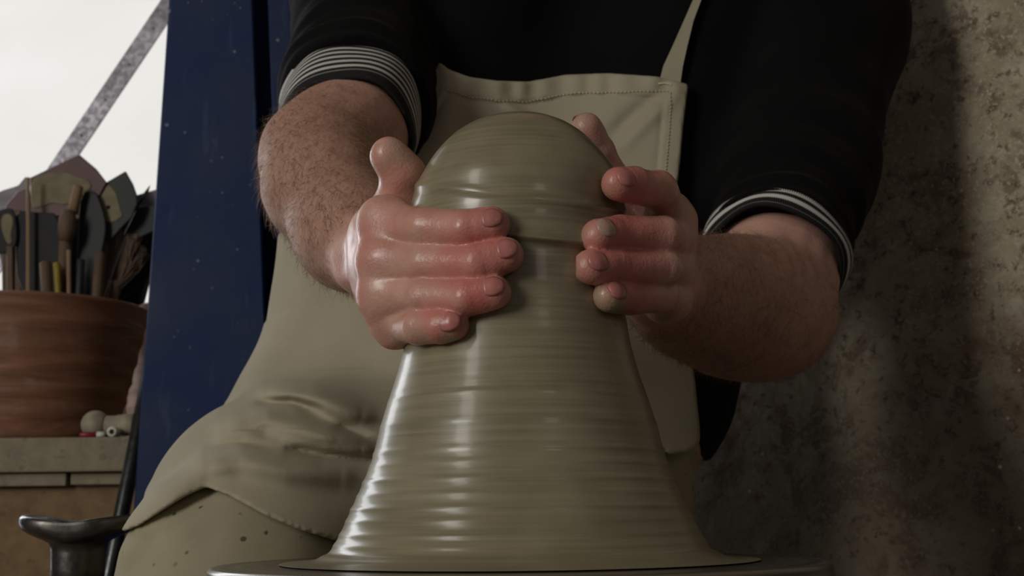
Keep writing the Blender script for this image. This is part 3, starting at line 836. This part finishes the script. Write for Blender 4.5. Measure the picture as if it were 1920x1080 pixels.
# ---- trousers, shoes
volT = Vol((-.46, .04, FLOOR + .05), (.34, .70, .16), .0045)
dT = legs(volT, .002, .0125); X, Y, Z = volT.grid(); PX, PY = proj(X, Y, Z)
dT += (.004 * fbm(X, Y, Z, 5, 61, 3)).astype(np.float32) * (np.abs(dT) < .03)
for pts, a, w in (([(285, 1000), (330, 965), (400, 925)], .004, 16), ([(240, 1070), (300, 1030), (390, 1010)], .003, 22)):
    sd, _ = seg_dist(PX, PY, pts); dT += (a * np.exp(-(sd / w) ** 2)).astype(np.float32)
trousers = obj('trousers', *volT.mesh(dT), MAT['trousers'], person, label='khaki trousers with dark slip spots')
for an in (ANL, ANR):
    vs = Vol(an + np.array([-.08, -.22, -.09]), an + np.array([.08, .10, .10]), .005); ds = vs.new()
    fz = FLOOR + .04
    vs.chain(ds, [an + np.array([0, .01, .05]), np.array([an[0], an[1] + .02, fz]), np.array([an[0], an[1] - .14, fz - .005])], [.058, .046, .044], .03)
    _, _, zs = vs.grid(); ds = np.maximum(ds, FLOOR + .002 - zs)
    obj('shoe', *vs.mesh(ds), MAT['shoe'], person)

# ---- apron: canvas shell over chest, belly and the raised thigh
BIB = [(824, 116), (842, 130), (880, 144), (930, 151), (990, 153), (1030, 146), (1060, 140), (1140, 137), (1230, 143), (1291, 158), (1282, 230), (1276, 300), (1270, 350), (1270, 420), (1276, 480),
       (1290, 600), (1302, 700), (1312, 800), (1313, 826), (1303, 842), (1280, 851), (1256, 852), (1238, 842), (1150, 860), (1040, 960), (900, 1050), (760, 1060), (640, 1017), (560, 993), (500, 968), (430, 930), (386, 913),
       (345, 932), (305, 957), (262, 985), (200, 1010), (60, 1000), (60, 780), (300, 640), (430, 520), (520, 440), (600, 380), (690, 300), (770, 210)]
polyf = PolyField(BIB)
volA = Vol((-.36, .08, -.05), (.25, .50, .48), .0023)
tA = torso(volA, .003); X, Y, Z = volA.grid(); PX, PY = proj(X, Y, Z)
lA = legs(volA, .004)
volA.cap(lA, P(636, 945, .285), P(980, 960, .34), .082, .085, .06)
dA = smin(tA, lA, .075)
fold = np.zeros(PX.shape, np.float32)
FOLDS = [ ([(540, 842), (600, 853), (690, 863), (750, 848)], -.0045, 7), ([(492, 756), (545, 752), (600, 768)], -.004, 7), ([(640, 800), (690, 822), (745, 842), (790, 842)], -.0045, 7), ([(395, 838), (450, 830), (520, 842)], -.003, 8), ([(540, 828), (620, 842), (700, 848)], .0035, 9), ([(280, 925), (330, 895), (385, 872), (420, 868)], .003, 12),  # polyline, depth (+ ridge, - valley) in metres, width px
    ([(470, 795), (540, 815), (610, 850), (690, 858), (760, 850)], -.005, 18), ([(420, 800), (500, 790), (590, 818), (680, 835)], .009, 20),
    ([(490, 752), (560, 760), (620, 790), (700, 828)], -.004, 12), ([(500, 735), (590, 745), (680, 775)], .008, 20), ([(545, 840), (600, 838), (720, 843)], -.003, 12),
    ([(640, 800), (720, 800), (790, 806)], -.004, 13), ([(390, 870), (450, 862), (540, 880), (640, 890)], .009, 24), ([(290, 950), (380, 880), (430, 868)], .004, 14), ([(300, 905), (370, 880), (440, 862)], -.004, 12),
    ([(1140, 262), (1180, 225), (1250, 165)], -.006, 15), ([(1165, 275), (1215, 220), (1265, 175)], .004, 14), ([(940, 192), (960, 205), (990, 225)], .003, 10), ([(850, 160), (835, 240), (800, 320)], .004, 22)]
for pts, a, w in FOLDS:
    sd, fr_ = seg_dist(PX, PY, pts); fold += (a * np.exp(-(sd / w / 1.15) ** 2) * np.sin(np.pi * np.clip(fr_ * .9 + .05, 0, 1)) ** .5).astype(np.float32)
pd = polyf(PX, PY)
# sewn hem: a doubled band inside the bib's edge, gently puckered
band = np.clip((40 + pd) / 4, 0, 1) * (PX > 780) * (PY < 470)
top = np.clip((200 - PY) / 30, 0, 1)
fold += (band * (.0011 + top * .0009 * np.sin(PX * .13 + .7 * np.sin(PX * .045)))).astype(np.float32)
tuck = -.0009 * np.exp(-((pd + 42) / 5) ** 2) * (PX > 780) * (PY < 470)
dA = dA - .0075 - fold - tuck.astype(np.float32) - (.0022 * fbm(X, Y, Z, 5, 71, 2)).astype(np.float32)
shell = -smin(.0026 - np.abs(dA), (-pd / FPX * (Y + .77)).astype(np.float32), .0022)
shell = np.maximum(shell, Y - .49)
apron = obj('apron', *volA.mesh(shell), MAT['apron'], person, label='khaki canvas bib apron')
bvA = bvh_of(apron); bvS = bvh_of(sweater)

def stitches(line, n, name='stitching', ln=.0022):
    """short thread stitches sewn along a line of the apron"""
    V, F = [], []; d = np.array(line, float); L = np.concatenate([[0], np.cumsum(np.hypot(*np.diff(d, axis=0).T))]); ts = np.linspace(0, L[-1], n)
    for a, b in zip(ts[:-1], ts[1:]):
        e = a + (b - a) * .62
        p, n0 = hit(bvA, np.interp(a, L, d[:, 0]), np.interp(a, L, d[:, 1]), .0008); q, _ = hit(bvA, np.interp(e, L, d[:, 0]), np.interp(e, L, d[:, 1]), .0008)
        if p is None or q is None or (p - q).length > .02: continue
        m = (p + q) / 2 + n0 * .0004; v, f = tube_vf([p, m, q], [.00036, .00055, .00036], 6); k = len(V); V += v; F += [[i + k for i in x] for x in f]
    if V: obj(name, V, F, MAT['thread'], apron, kind='stuff')
stitches([(836, 168), (880, 181), (940, 189), (990, 190), (1040, 180), (1080, 174), (1150, 173), (1225, 171), (1257, 172)], 60)
stitches([(1258, 174), (1255, 240), (1248, 320), (1243, 360)], 30)
# bar tack where the strap is sewn on
v_, f_ = [], []
pp = [hit(bvA, a, b, .0006)[0] for a, b in ((1234, 157), (1246, 156), (1258, 158), (1259, 162))]
if all(p is not None for p in pp): obj('bar_tack', *tube_vf(pp, [.0007] * 4, 8), MAT['thread'], apron)
# neck strap: a canvas ribbon lying on the chest up to the shoulder
def strap(mid, wid, name='apron_strap'):
    V, F = [], []; n = len(mid)
    for i, ((x, y), w) in enumerate(zip(mid, wid)):
        for sx in (-1, 1):
            p, nn = hit(bvS, x + sx * w, y, .009 if i else .006)
            if p is None: p = Vector(P(x + sx * w, y, .40)); nn = Vector((0, -1, 0))
            V += [tuple(p), tuple(p - nn * .0018)]
    for i in range(n - 1):
        a = 4 * i; b = a + 4
        F += [[a, a + 2, b + 2, b], [a + 1, b + 1, b + 3, a + 3], [a, b, b + 1, a + 1], [a + 2, a + 3, b + 3, b + 2]]
    F += [[0, 1, 3, 2], [4 * n - 4, 4 * n - 2, 4 * n - 1, 4 * n - 3]]
    obj(name, V, F, MAT['apron'], apron, smooth=False)
strap([(1256, 160), (1262, 132), (1274, 95), (1290, 45), (1308, 0), (1330, -60), (1352, -120), (1372, -180)], [19, 17, 13, 8.5, 7, 8, 9, 10])

# ---- stool under the potter, hidden behind the clay
st = thing('stool', (0.02, .62, FLOOR), 'round wooden stool the person sits on behind the wheel', 'stool')
sz = -.045
obj('seat', *lathe_vf([(0, sz), (.12, sz), (.13, sz - .01), (.13, sz - .03), (0, sz - .03)], (0.02, .62, 0), 40), MAT['brownboard'], st)
for a in range(4):
    x, y = .09 * math.cos(a * 1.571 + .785), .09 * math.sin(a * 1.571 + .785)
    obj('leg', *tube_vf([(0.02 + x, .62 + y, sz - .028), (0.02 + x * 1.3, .62 + y * 1.1, FLOOR)], [.014, .012], 12), MAT['brownboard'], st)

# ================================================================== background on the left
# blue painted board, two panels with a dark slot between them
board = thing('blue_board', (-.36, .75, FLOOR), 'tall blue painted board spattered with white, left behind the person', 'board')
lx = lambda py: 322 - py * 67 / 970.; gx = lambda py: 477 + py * 22 / 560.
obj('panel', *prism_vf([(lx(-760), -760), (gx(-760), -760), (gx(1800), 1800), (lx(1800), 1800)], .74, .026, 0, .002), MAT['blue'], board, False)
obj('panel', *prism_vf([(gx(-760) + 28, -760), (790, -760), (760, 1800), (gx(1800) + 28, 1800)], .762, .026, 0, .002), MAT['blue'], board, False)
obj('batten', *prism_vf([(gx(-760) - 60, -760), (gx(-760) + 70, -760), (gx(1800) + 70, 1800), (gx(1800) - 60, 1800)], .792, .02, 0, .002), MAT['blue'], board, False)
# leaning dark pipe
pa, pb = P(296, 625, .772), P(56, 1822, .772)
pipe = thing('metal_pipe', (pb[0], pb[1], FLOOR), 'slim dark pipe leaning against the left edge of the blue board', 'pipe')
obj('tube', *tube_vf([pa, (pa + pb) / 2, pb], [.0095] * 3, 20), MAT['pipe'], pipe)
obj('rubber_foot', *tube_vf([pb + (pa - pb) * .03, pb - (pa - pb) * .0], [.0125, .0125], 16), MAT['rubber'], pipe)

# bench with a pale board on top, two short planks under it and a brown front
SH = P(100, 820, .80)[2]; SB = P(100, 885, .80)[2]; PB = P(100, 911, .81)[2]
bench = thing('workbench', (-.75, 1.0, FLOOR), 'rough wooden bench with pale top board under the flowerpots', 'workbench')
bx0, bx1 = -0.95, P(330, 820, .8)[0]
obj('top_board', *box_vf((bx0, .80, SB), (bx1, 1.285, SH), .003), MAT['shelfwood'], bench, False)
px_gap = P(127, 897, .812)[0]
obj('plank', *box_vf((bx0, .812, PB), (px_gap - .0022, .85, SB - .0005), .002), MAT['shelfwood'], bench, False)
obj('plank', *box_vf((px_gap + .0022, .815, PB + .001), (bx1, .85, SB - .0005), .002), MAT['shelfwood'], bench, False)
obj('front_panel', *box_vf((bx0, .83, FLOOR), (bx1, .85, PB - .0005), .001), MAT['brownboard'], bench, False)
for x in (bx0 + .04, bx1 - .04): obj('leg', *box_vf((x - .03, 1.2, FLOOR), (x + .03, 1.26, SB - .0005), .003), MAT['brownboard'], bench, False)

def pot(name, px, y, rim_px, base_px, top_py, label, wob, mat):
    c = P(px, 700, y); zt = P(px, top_py, y - R(rim_px, y))[2] ; rt = R(rim_px, y); rb = R(base_px, y); h = zt - SH; w = .012
    pr = [(0, 0), (rb - .004, 0), (rb, .004)] + [(rb + (rt - rb) * f, h * f) for f in np.linspace(.06, .97, 26)] + [(rt + .0015, h * .985), (rt - .003, h), (rt - w + .002, h), (rt - w, h - .004)] + [(rb - w + (rt - rb) * f, h * f) for f in np.linspace(.9, .1, 8)] + [(0, .016)]
    g = np.random.default_rng(wob); ph = g.uniform(0, 6, 40)
    def mod(r, z, th, i): return r * (1 + .004 * math.sin(2 * th + wob)) + (.0011 * math.sin(z * 210 + 1.2 * math.sin(th * 3)) + .0008 * math.sin(z * 420 + th * 2) if 3 <= i < 29 else 0), z
    vf = lathe_vf(pr, (c[0], c[1], SH + .0006), 96, mod)
    o = obj(name, *vf, mat, at=(c[0], c[1], SH)); return set_props(o, label, 'pot', 'terracotta pots on the bench'), c, zt, rt
p1, pc, pz, prt = pot('flowerpot', 64, .985, 203, 148, 543, 'large terracotta pot holding a crowd of old scrapers and brushes', 1, MAT['terracotta'])
pot('flowerpot', 322, 1.20, 84, 74, 566, 'smaller terracotta pot half hidden behind the blue board', 2, MAT['terracotta'])

# ---- tools standing in the pot
def tool(name, label, cat, y, parts):
    p = P(70, 700, y); o = thing(name, (pc[0], y, SH + .018), label, cat, None)
    first = None
    for nm, vf, mat, kw in parts:
        q = obj(nm, *vf, mat, first if nm in ('dried_clay', 'hole') else o, kw.get('smooth', False), label=kw.get('label')); first = first or q
    if cat in ('scraper', 'paddle', 'stick', 'spatula'): o['group'] = cat + 's standing in the large flowerpot'
    return o
def flat(nm, poly, y, th, mat, tilt=0., sm=1, label=None):
    return (nm, prism_vf(smooth_poly(poly, sm) if sm else poly, y, th, tilt), mat, dict(label=label))
def stick(nm, pts, rads, y, mat, dy=0., label=None):
    q = [P(a, b, y + dy * i) for i, (a, b) in enumerate(pts)]; r = [R(v, y) for v in rads]
    t = (q[0] - q[1]) / np.linalg.norm(q[0] - q[1])
    q = [q[0] + t * r[0] * .35, q[0] + t * r[0] * .2] + q; r = [r[0] * .55, r[0] * .85] + r
    return (nm, tube_vf(q, r, 16), mat, dict(smooth=True, label=label))
M_ = MAT
tool('scraper', 'largest scraper in the pot, dark red pentagon blade caked with tan clay', 'scraper', .955, [
    flat('blade', [(56, 334), (149, 290), (181, 317), (201, 343), (185, 372), (150, 412), (60, 412)], .955, .004, M_['redblade'], sm=0),
    flat('dried_clay', [(58, 336), (86, 325), (125, 322), (145, 332), (166, 336), (174, 352), (152, 372), (122, 386), (100, 380), (80, 388), (58, 392)], .9525, .003, M_['tan'], label='tan patch of dried clay'),
    flat('handle', [(96, 405), (118, 405), (112, 690), (92, 690)], .958, .012, M_['handle_dark'], sm=0)])
tool('ruler', 'thin upright tan strip at the left in front of the red scraper', 'ruler', .925, [flat('strip', [(49, 333), (56, 332), (57, 690), (48, 690)], .925, .0025, M_['handle'], sm=0)])
tool('scraper', 'translucent grey purple blade at the far left of the pot', 'scraper', .985, [
    flat('blade', [(-14, 366), (5, 357), (34, 348), (47, 332), (57, 333), (54, 372), (18, 402), (-14, 410)], .985, .003, M_['greyblade'], sm=0),
    flat('handle', [(4, 400), (22, 398), (26, 680), (8, 680)], .987, .010, M_['handle_dark'], sm=0)])
tool('scraper', 'small dark red blade tucked left of the thin tan strip', 'scraper', .968, [
    flat('blade', [(34, 358), (56, 352), (60, 398), (8, 398), (12, 384)], .968, .003, M_['redblade'], sm=0), flat('handle', [(26, 395), (40, 395), (42, 680), (30, 680)], .969, .009, M_['handle_dark'], sm=0)])
tool('spatula', 'black spatula with tan splotches at the left edge', 'spatula', .935, [
    flat('blade', [(-16, 402), (10, 390), (28, 392), (34, 440), (28, 468), (4, 478), (-16, 470)], .935, .004, M_['rubber']),
    flat('dried_clay', [(2, 405), (18, 398), (27, 415), (20, 440), (24, 455), (14, 460), (2, 430)], .9325, .002, M_['tan'], label='tan splotch of dried clay'),
    flat('handle', [(14, 462), (26, 462), (27, 690), (15, 690)], .936, .010, M_['handle_dark'], sm=0)])
tool('rubber_paddle', 'wide black rubber paddle below the red scraper', 'paddle', .942, [
    flat('blade', [(28, 394), (70, 399), (112, 400), (114, 470), (108, 560), (66, 560), (34, 540), (28, 446)], .942, .005, M_['rubber']), flat('handle', [(62, 550), (84, 550), (84, 690), (64, 690)], .942, .011, M_['handle_dark'], sm=0)])
tool('wooden_tool', 'turned wooden tool with round head and pale dowel above it', 'tool', .928, [
    stick('dowel', [(147, 351), (141, 375), (136, 400)], [9.5, 10, 10.5], .932, M_['handle']),
    stick('head', [(128, 398), (127, 410), (125, 430), (122, 452)], [12, 16.5, 16, 13], .922, M_['handle_dark']),
    stick('shaft', [(124, 440), (120, 500), (114, 560), (108, 680)], [13, 11, 9, 8], .924, M_['handle_dark'], .01)])
tool('rubber_paddle', 'slate grey tongue-shaped paddle right of the turned wooden tool', 'paddle', .948, [
    flat('blade', [(153, 362), (180, 358), (193, 390), (201, 425), (194, 465), (178, 530), (168, 600), (146, 600), (142, 520), (148, 430)], .948, .006, M_['slate']), flat('handle', [(148, 590), (166, 590), (160, 690), (146, 690)], .948, .011, M_['handle_dark'], sm=0)])
tool('scraper', 'dark green pointed scraper with tan patch and small hole', 'scraper', .960, [
    flat('blade', [(236, 321), (250, 346), (257, 366), (258, 382), (248, 408), (228, 428), (200, 460), (188, 470), (181, 358), (200, 342)], .960, .004, M_['darkgreen'], sm=0),
    flat('dried_clay', [(182, 350), (203, 344), (216, 358), (222, 372), (226, 394), (232, 405), (216, 416), (200, 418), (194, 397), (183, 366)], .9575, .002, M_['tan'], label='tan patch of dried clay'),
    flat('hole', [(200, 385), (206, 385), (206, 392), (200, 392)], .9562, .0008, M_['hole'], sm=2),
    flat('handle', [(186, 452), (202, 452), (176, 690), (158, 690)], .962, .010, M_['handle_dark'], sm=0)])
tool('knife', 'narrow dark pointed knife leaning right beside the green scraper', 'knife', .972, [
    flat('blade', [(282, 346), (279, 359), (262, 384), (228, 436), (216, 430), (244, 394)], .972, .002, M_['rubber'], sm=0), flat('handle', [(232, 424), (214, 418), (150, 640), (166, 648)], .974, .010, M_['handle_dark'], sm=0)])
tool('scraper', 'mauve grey blade beside the blue board, highest at the right of the pot', 'scraper', 1.0, [
    flat('blade', [(256, 366), (305, 352), (305, 392), (250, 396)], 1.0, .003, M_['greyblade'], sm=0), flat('handle', [(268, 392), (284, 392), (190, 660), (176, 652)], 1.0, .009, M_['handle_dark'], sm=0)])
tool('scraper', 'slate blade under the mauve grey one at the right of the pot', 'scraper', .985, [
    flat('blade', [(258, 388), (298, 384), (296, 430), (262, 446), (232, 440)], .985, .004, M_['slate'], sm=0), flat('handle', [(240, 436), (262, 440), (176, 664), (160, 656)], .986, .009, M_['handle_dark'], sm=0)])
def brush():
    o = thing('bristle_brush', (pc[0] + .06, .94, SH + .02), 'brown splayed bristle brush low at the right of the pot', 'brush'); g = np.random.default_rng(9); V, F = [], []
    for i in range(110):
        f = g.uniform(0, 1); x1 = 238 + 42 * f + g.normal() * 2; y1 = 436 + 34 * f + abs(g.normal()) * 8; b = g.uniform(-1, 1)
        pts = [P(x1, y1, .925 + g.normal() * .008), P((x1 + 222 + b * 8) / 2 + 6, (y1 + 540) / 2, .93 + g.normal() * .006), P(218 + b * 7, 545, .94)]
        v, q = tube_vf(pts, [.0008, .0012, .0012], 5); k = len(V); V += v; F += [[a + k for a in z] for z in q]
    obj('bristles', V, F, M_['bristle'], o, kind='stuff')
    nm, vf, mt, kw = stick('handle', [(219, 530), (205, 580), (170, 690)], [12, 10, 8], .94, M_['handle_dark']); obj(nm, *vf, mt, o)
brush()
tool('spatula', 'dark slanting blade lowest at the right above the pot rim', 'spatula', .93, [
    flat('blade', [(272, 478), (288, 492), (288, 512), (222, 566), (206, 556)], .955, .004, M_['rubber'], sm=0), flat('handle', [(226, 552), (210, 544), (174, 620), (188, 628)], .957, .010, M_['handle_dark'], sm=0)])
tool('stick', 'short stubby brown stick beside the yellow one', 'stick', .905, [stick('shaft', [(85, 494), (89, 560), (90, 680)], [11, 10.5, 10], .905, M_['handle_dark'])])
tool('pencil', 'short yellow painted stick at the pot rim', 'pencil', .902, [stick('shaft', [(106, 494), (110, 560), (106, 680)], [6.5, 6.5, 6], .902, M_['yellow'])])
tool('stick', 'slim grey stick below the slate tongue-shaped paddle', 'stick', .915, [stick('shaft', [(152, 488), (148, 560), (140, 680)], [7.5, 7.5, 7], .915, M_['slate'])])
tool('stick', 'blunt brown dowel right of the slate tongue-shaped paddle', 'stick', .912, [stick('shaft', [(187, 476), (182, 560), (160, 680)], [9.5, 10, 9], .912, M_['handle_dark'])])
tool('stick', 'thin pale stick between the turned tool and the slate paddle', 'stick', .91, [stick('shaft', [(129, 470), (130, 560), (126, 680)], [4.5, 4.5, 4], .91, M_['handle'])])
tool('rubber_paddle', 'added broad black backing standing behind all the other tools', 'paddle', 1.03, [  # added black backing, keeps the bright window out of the gaps between tools
    flat('blade', [(-12, 402), (60, 385), (150, 380), (235, 392), (292, 410), (296, 470), (262, 600), (20, 600)], 1.03, .006, M_['rubber']), flat('handle', [(110, 590), (140, 590), (140, 690), (112, 690)], 1.03, .012, M_['handle_dark'], sm=0)])

# galvanised strap leaning diagonally in front of the window
a0, a1 = np.array([-215., 800.]), np.array([560., -352.])
dd = (a1 - a0) / np.linalg.norm(a1 - a0); nn = np.array([-dd[1], dd[0]]) * 17.5
br = thing('metal_strap', P(-215, 800, 1.255), 'flat grey metal strap slanting across the bright window', 'metal strap')
obj('bar', *prism_vf([tuple(a0 + nn), tuple(a0 - nn), tuple(a1 - nn), tuple(a1 + nn)], 1.255, .004, 0, .0008), MAT['strap'], br, False)
for f in np.arange(.30, .98, .058):
    c = a0 + (a1 - a0) * f; r_ = R(2.2, 1.25)
    p = P(c[0], c[1], 1.252)
    obj('bolt_hole', *[(lambda vf: ([(p[0] + v[0], p[1] - v[2], p[2] + v[1]) for v in vf[0]], vf[1]))(lathe_vf([(0, .0012), (r_ * .8, .0012), (r_, .0004), (r_, 0), (0, 0)], (0, 0, 0), 14))][0], MAT['pipe'], br)

# ---- small things on the bench
def lathe_x(prof, c, n=28):
    V, F = lathe_vf(prof, (0, 0, 0), n); return [(c[0] + v[2], c[1] + v[1], c[2] + v[0]) for v in V], F
kc = P(206, 784, .835); k = R(1, .835)
kn = thing('pestle', (kc[0], .835, SH), 'pale stubby pestle lying on the bench before the pots', 'pestle')
obj('head', *lathe_x([(0, -52 * k)] + [(26 * k * math.sin(t), (-26 - 26 * math.cos(t)) * k) for t in np.linspace(.25, 2.3, 14)] + [(17 * k, -6 * k), (0, -5 * k)], (kc[0], .835, SH + 26 * k)), MAT['whitepaint'], kn)
obj('grip', *lathe_x([(0, -8 * k), (17 * k, -7 * k), (17 * k, 8 * k), (20 * k, 30 * k), (21 * k, 44 * k), (18 * k, 48 * k), (0, 48 * k)], (kc[0], .835, SH + 25 * k)), MAT['whitepaint'], kn)
rc = P(172, 813, .812)
pen = thing('marker', (rc[0], .812, SH), 'small red and white marker lying on the bench edge', 'marker')
obj('barrel', *tube_vf([(rc[0] - 22 * k, .812, SH + 5 * k), (rc[0] - 18 * k, .812, SH + 5 * k), (rc[0] + 10 * k, .812, SH + 5 * k)], [3.5 * k, 5 * k, 5 * k], 14), MAT['redplastic'], pen)
obj('cap', *tube_vf([(rc[0] + 10 * k, .812, SH + 5.4 * k), (rc[0] + 24 * k, .812, SH + 5.4 * k)], [5.4 * k, 5.4 * k], 14), MAT['ringwhite'], pen)
gc = P(210, 812, .806); V_, F_ = lathe_vf([(5 * k, 0), (9 * k, 0), (9.4 * k, .001), (9.4 * k, .018), (5 * k, .018), (4.8 * k, .001), (5 * k, 0)], (0, 0, 0), 28)
set_props(obj('plastic_ring', [(gc[0] + a, .804 + c, SH + 9.4 * k + b) for a, b, c in V_], F_[:-2], MAT['ringwhite'], at=(gc[0], .804, SH)), 'tiny white ring standing on the bench edge', 'ring')

# ---- dark iron stand with a saddle-shaped lip, lower left
sy = .30; sc_ = P(150, 985, sy); s1 = R(1, sy)
stand = thing('iron_stand', (sc_[0], sy, FLOOR), 'dark iron stand with a flared two-winged lip at lower left', 'stand')
zt = P(150, 972, sy)[2]
pr = [(0, -140 * s1)] + [(r * s1, z * s1) for r, z in ((46, -140), (47, -90), (48, -60), (52, -44), (64, -38), (86, -30), (102, -22), (108, -10), (107, -2), (102, 3), (92, 3), (76, -6), (55, -22), (38, -40), (34, -70))] + [(0, -70 * s1)]
def saddle(r, z, th, i):
    w = (r / (106 * s1)) ** 2 if 4 <= i <= 14 else 0
    return r * (1 - .35 * w * math.sin(th) ** 2), z + w * (8 * math.cos(2 * th) - 3) * s1 + (.8 * s1 * math.sin(5 * th) if w else 0)
obj('saddle_lip', *lathe_vf(pr, (sc_[0], sy, zt), 72, saddle), MAT['darkmetal'], stand)
obj('post', *lathe_vf([(0, zt - 139 * s1), (.018, zt - 139 * s1), (.018, FLOOR + .03), (0, FLOOR + .03)], (sc_[0], sy, 0), 28), MAT['darkmetal'], stand)
obj('base', *lathe_vf([(0, FLOOR + .032), (.02, FLOOR + .032), (.09, FLOOR + .015), (.095, FLOOR + .0005), (0, FLOOR + .0005)], (sc_[0], sy, 0), 40), MAT['darkmetal'], stand)
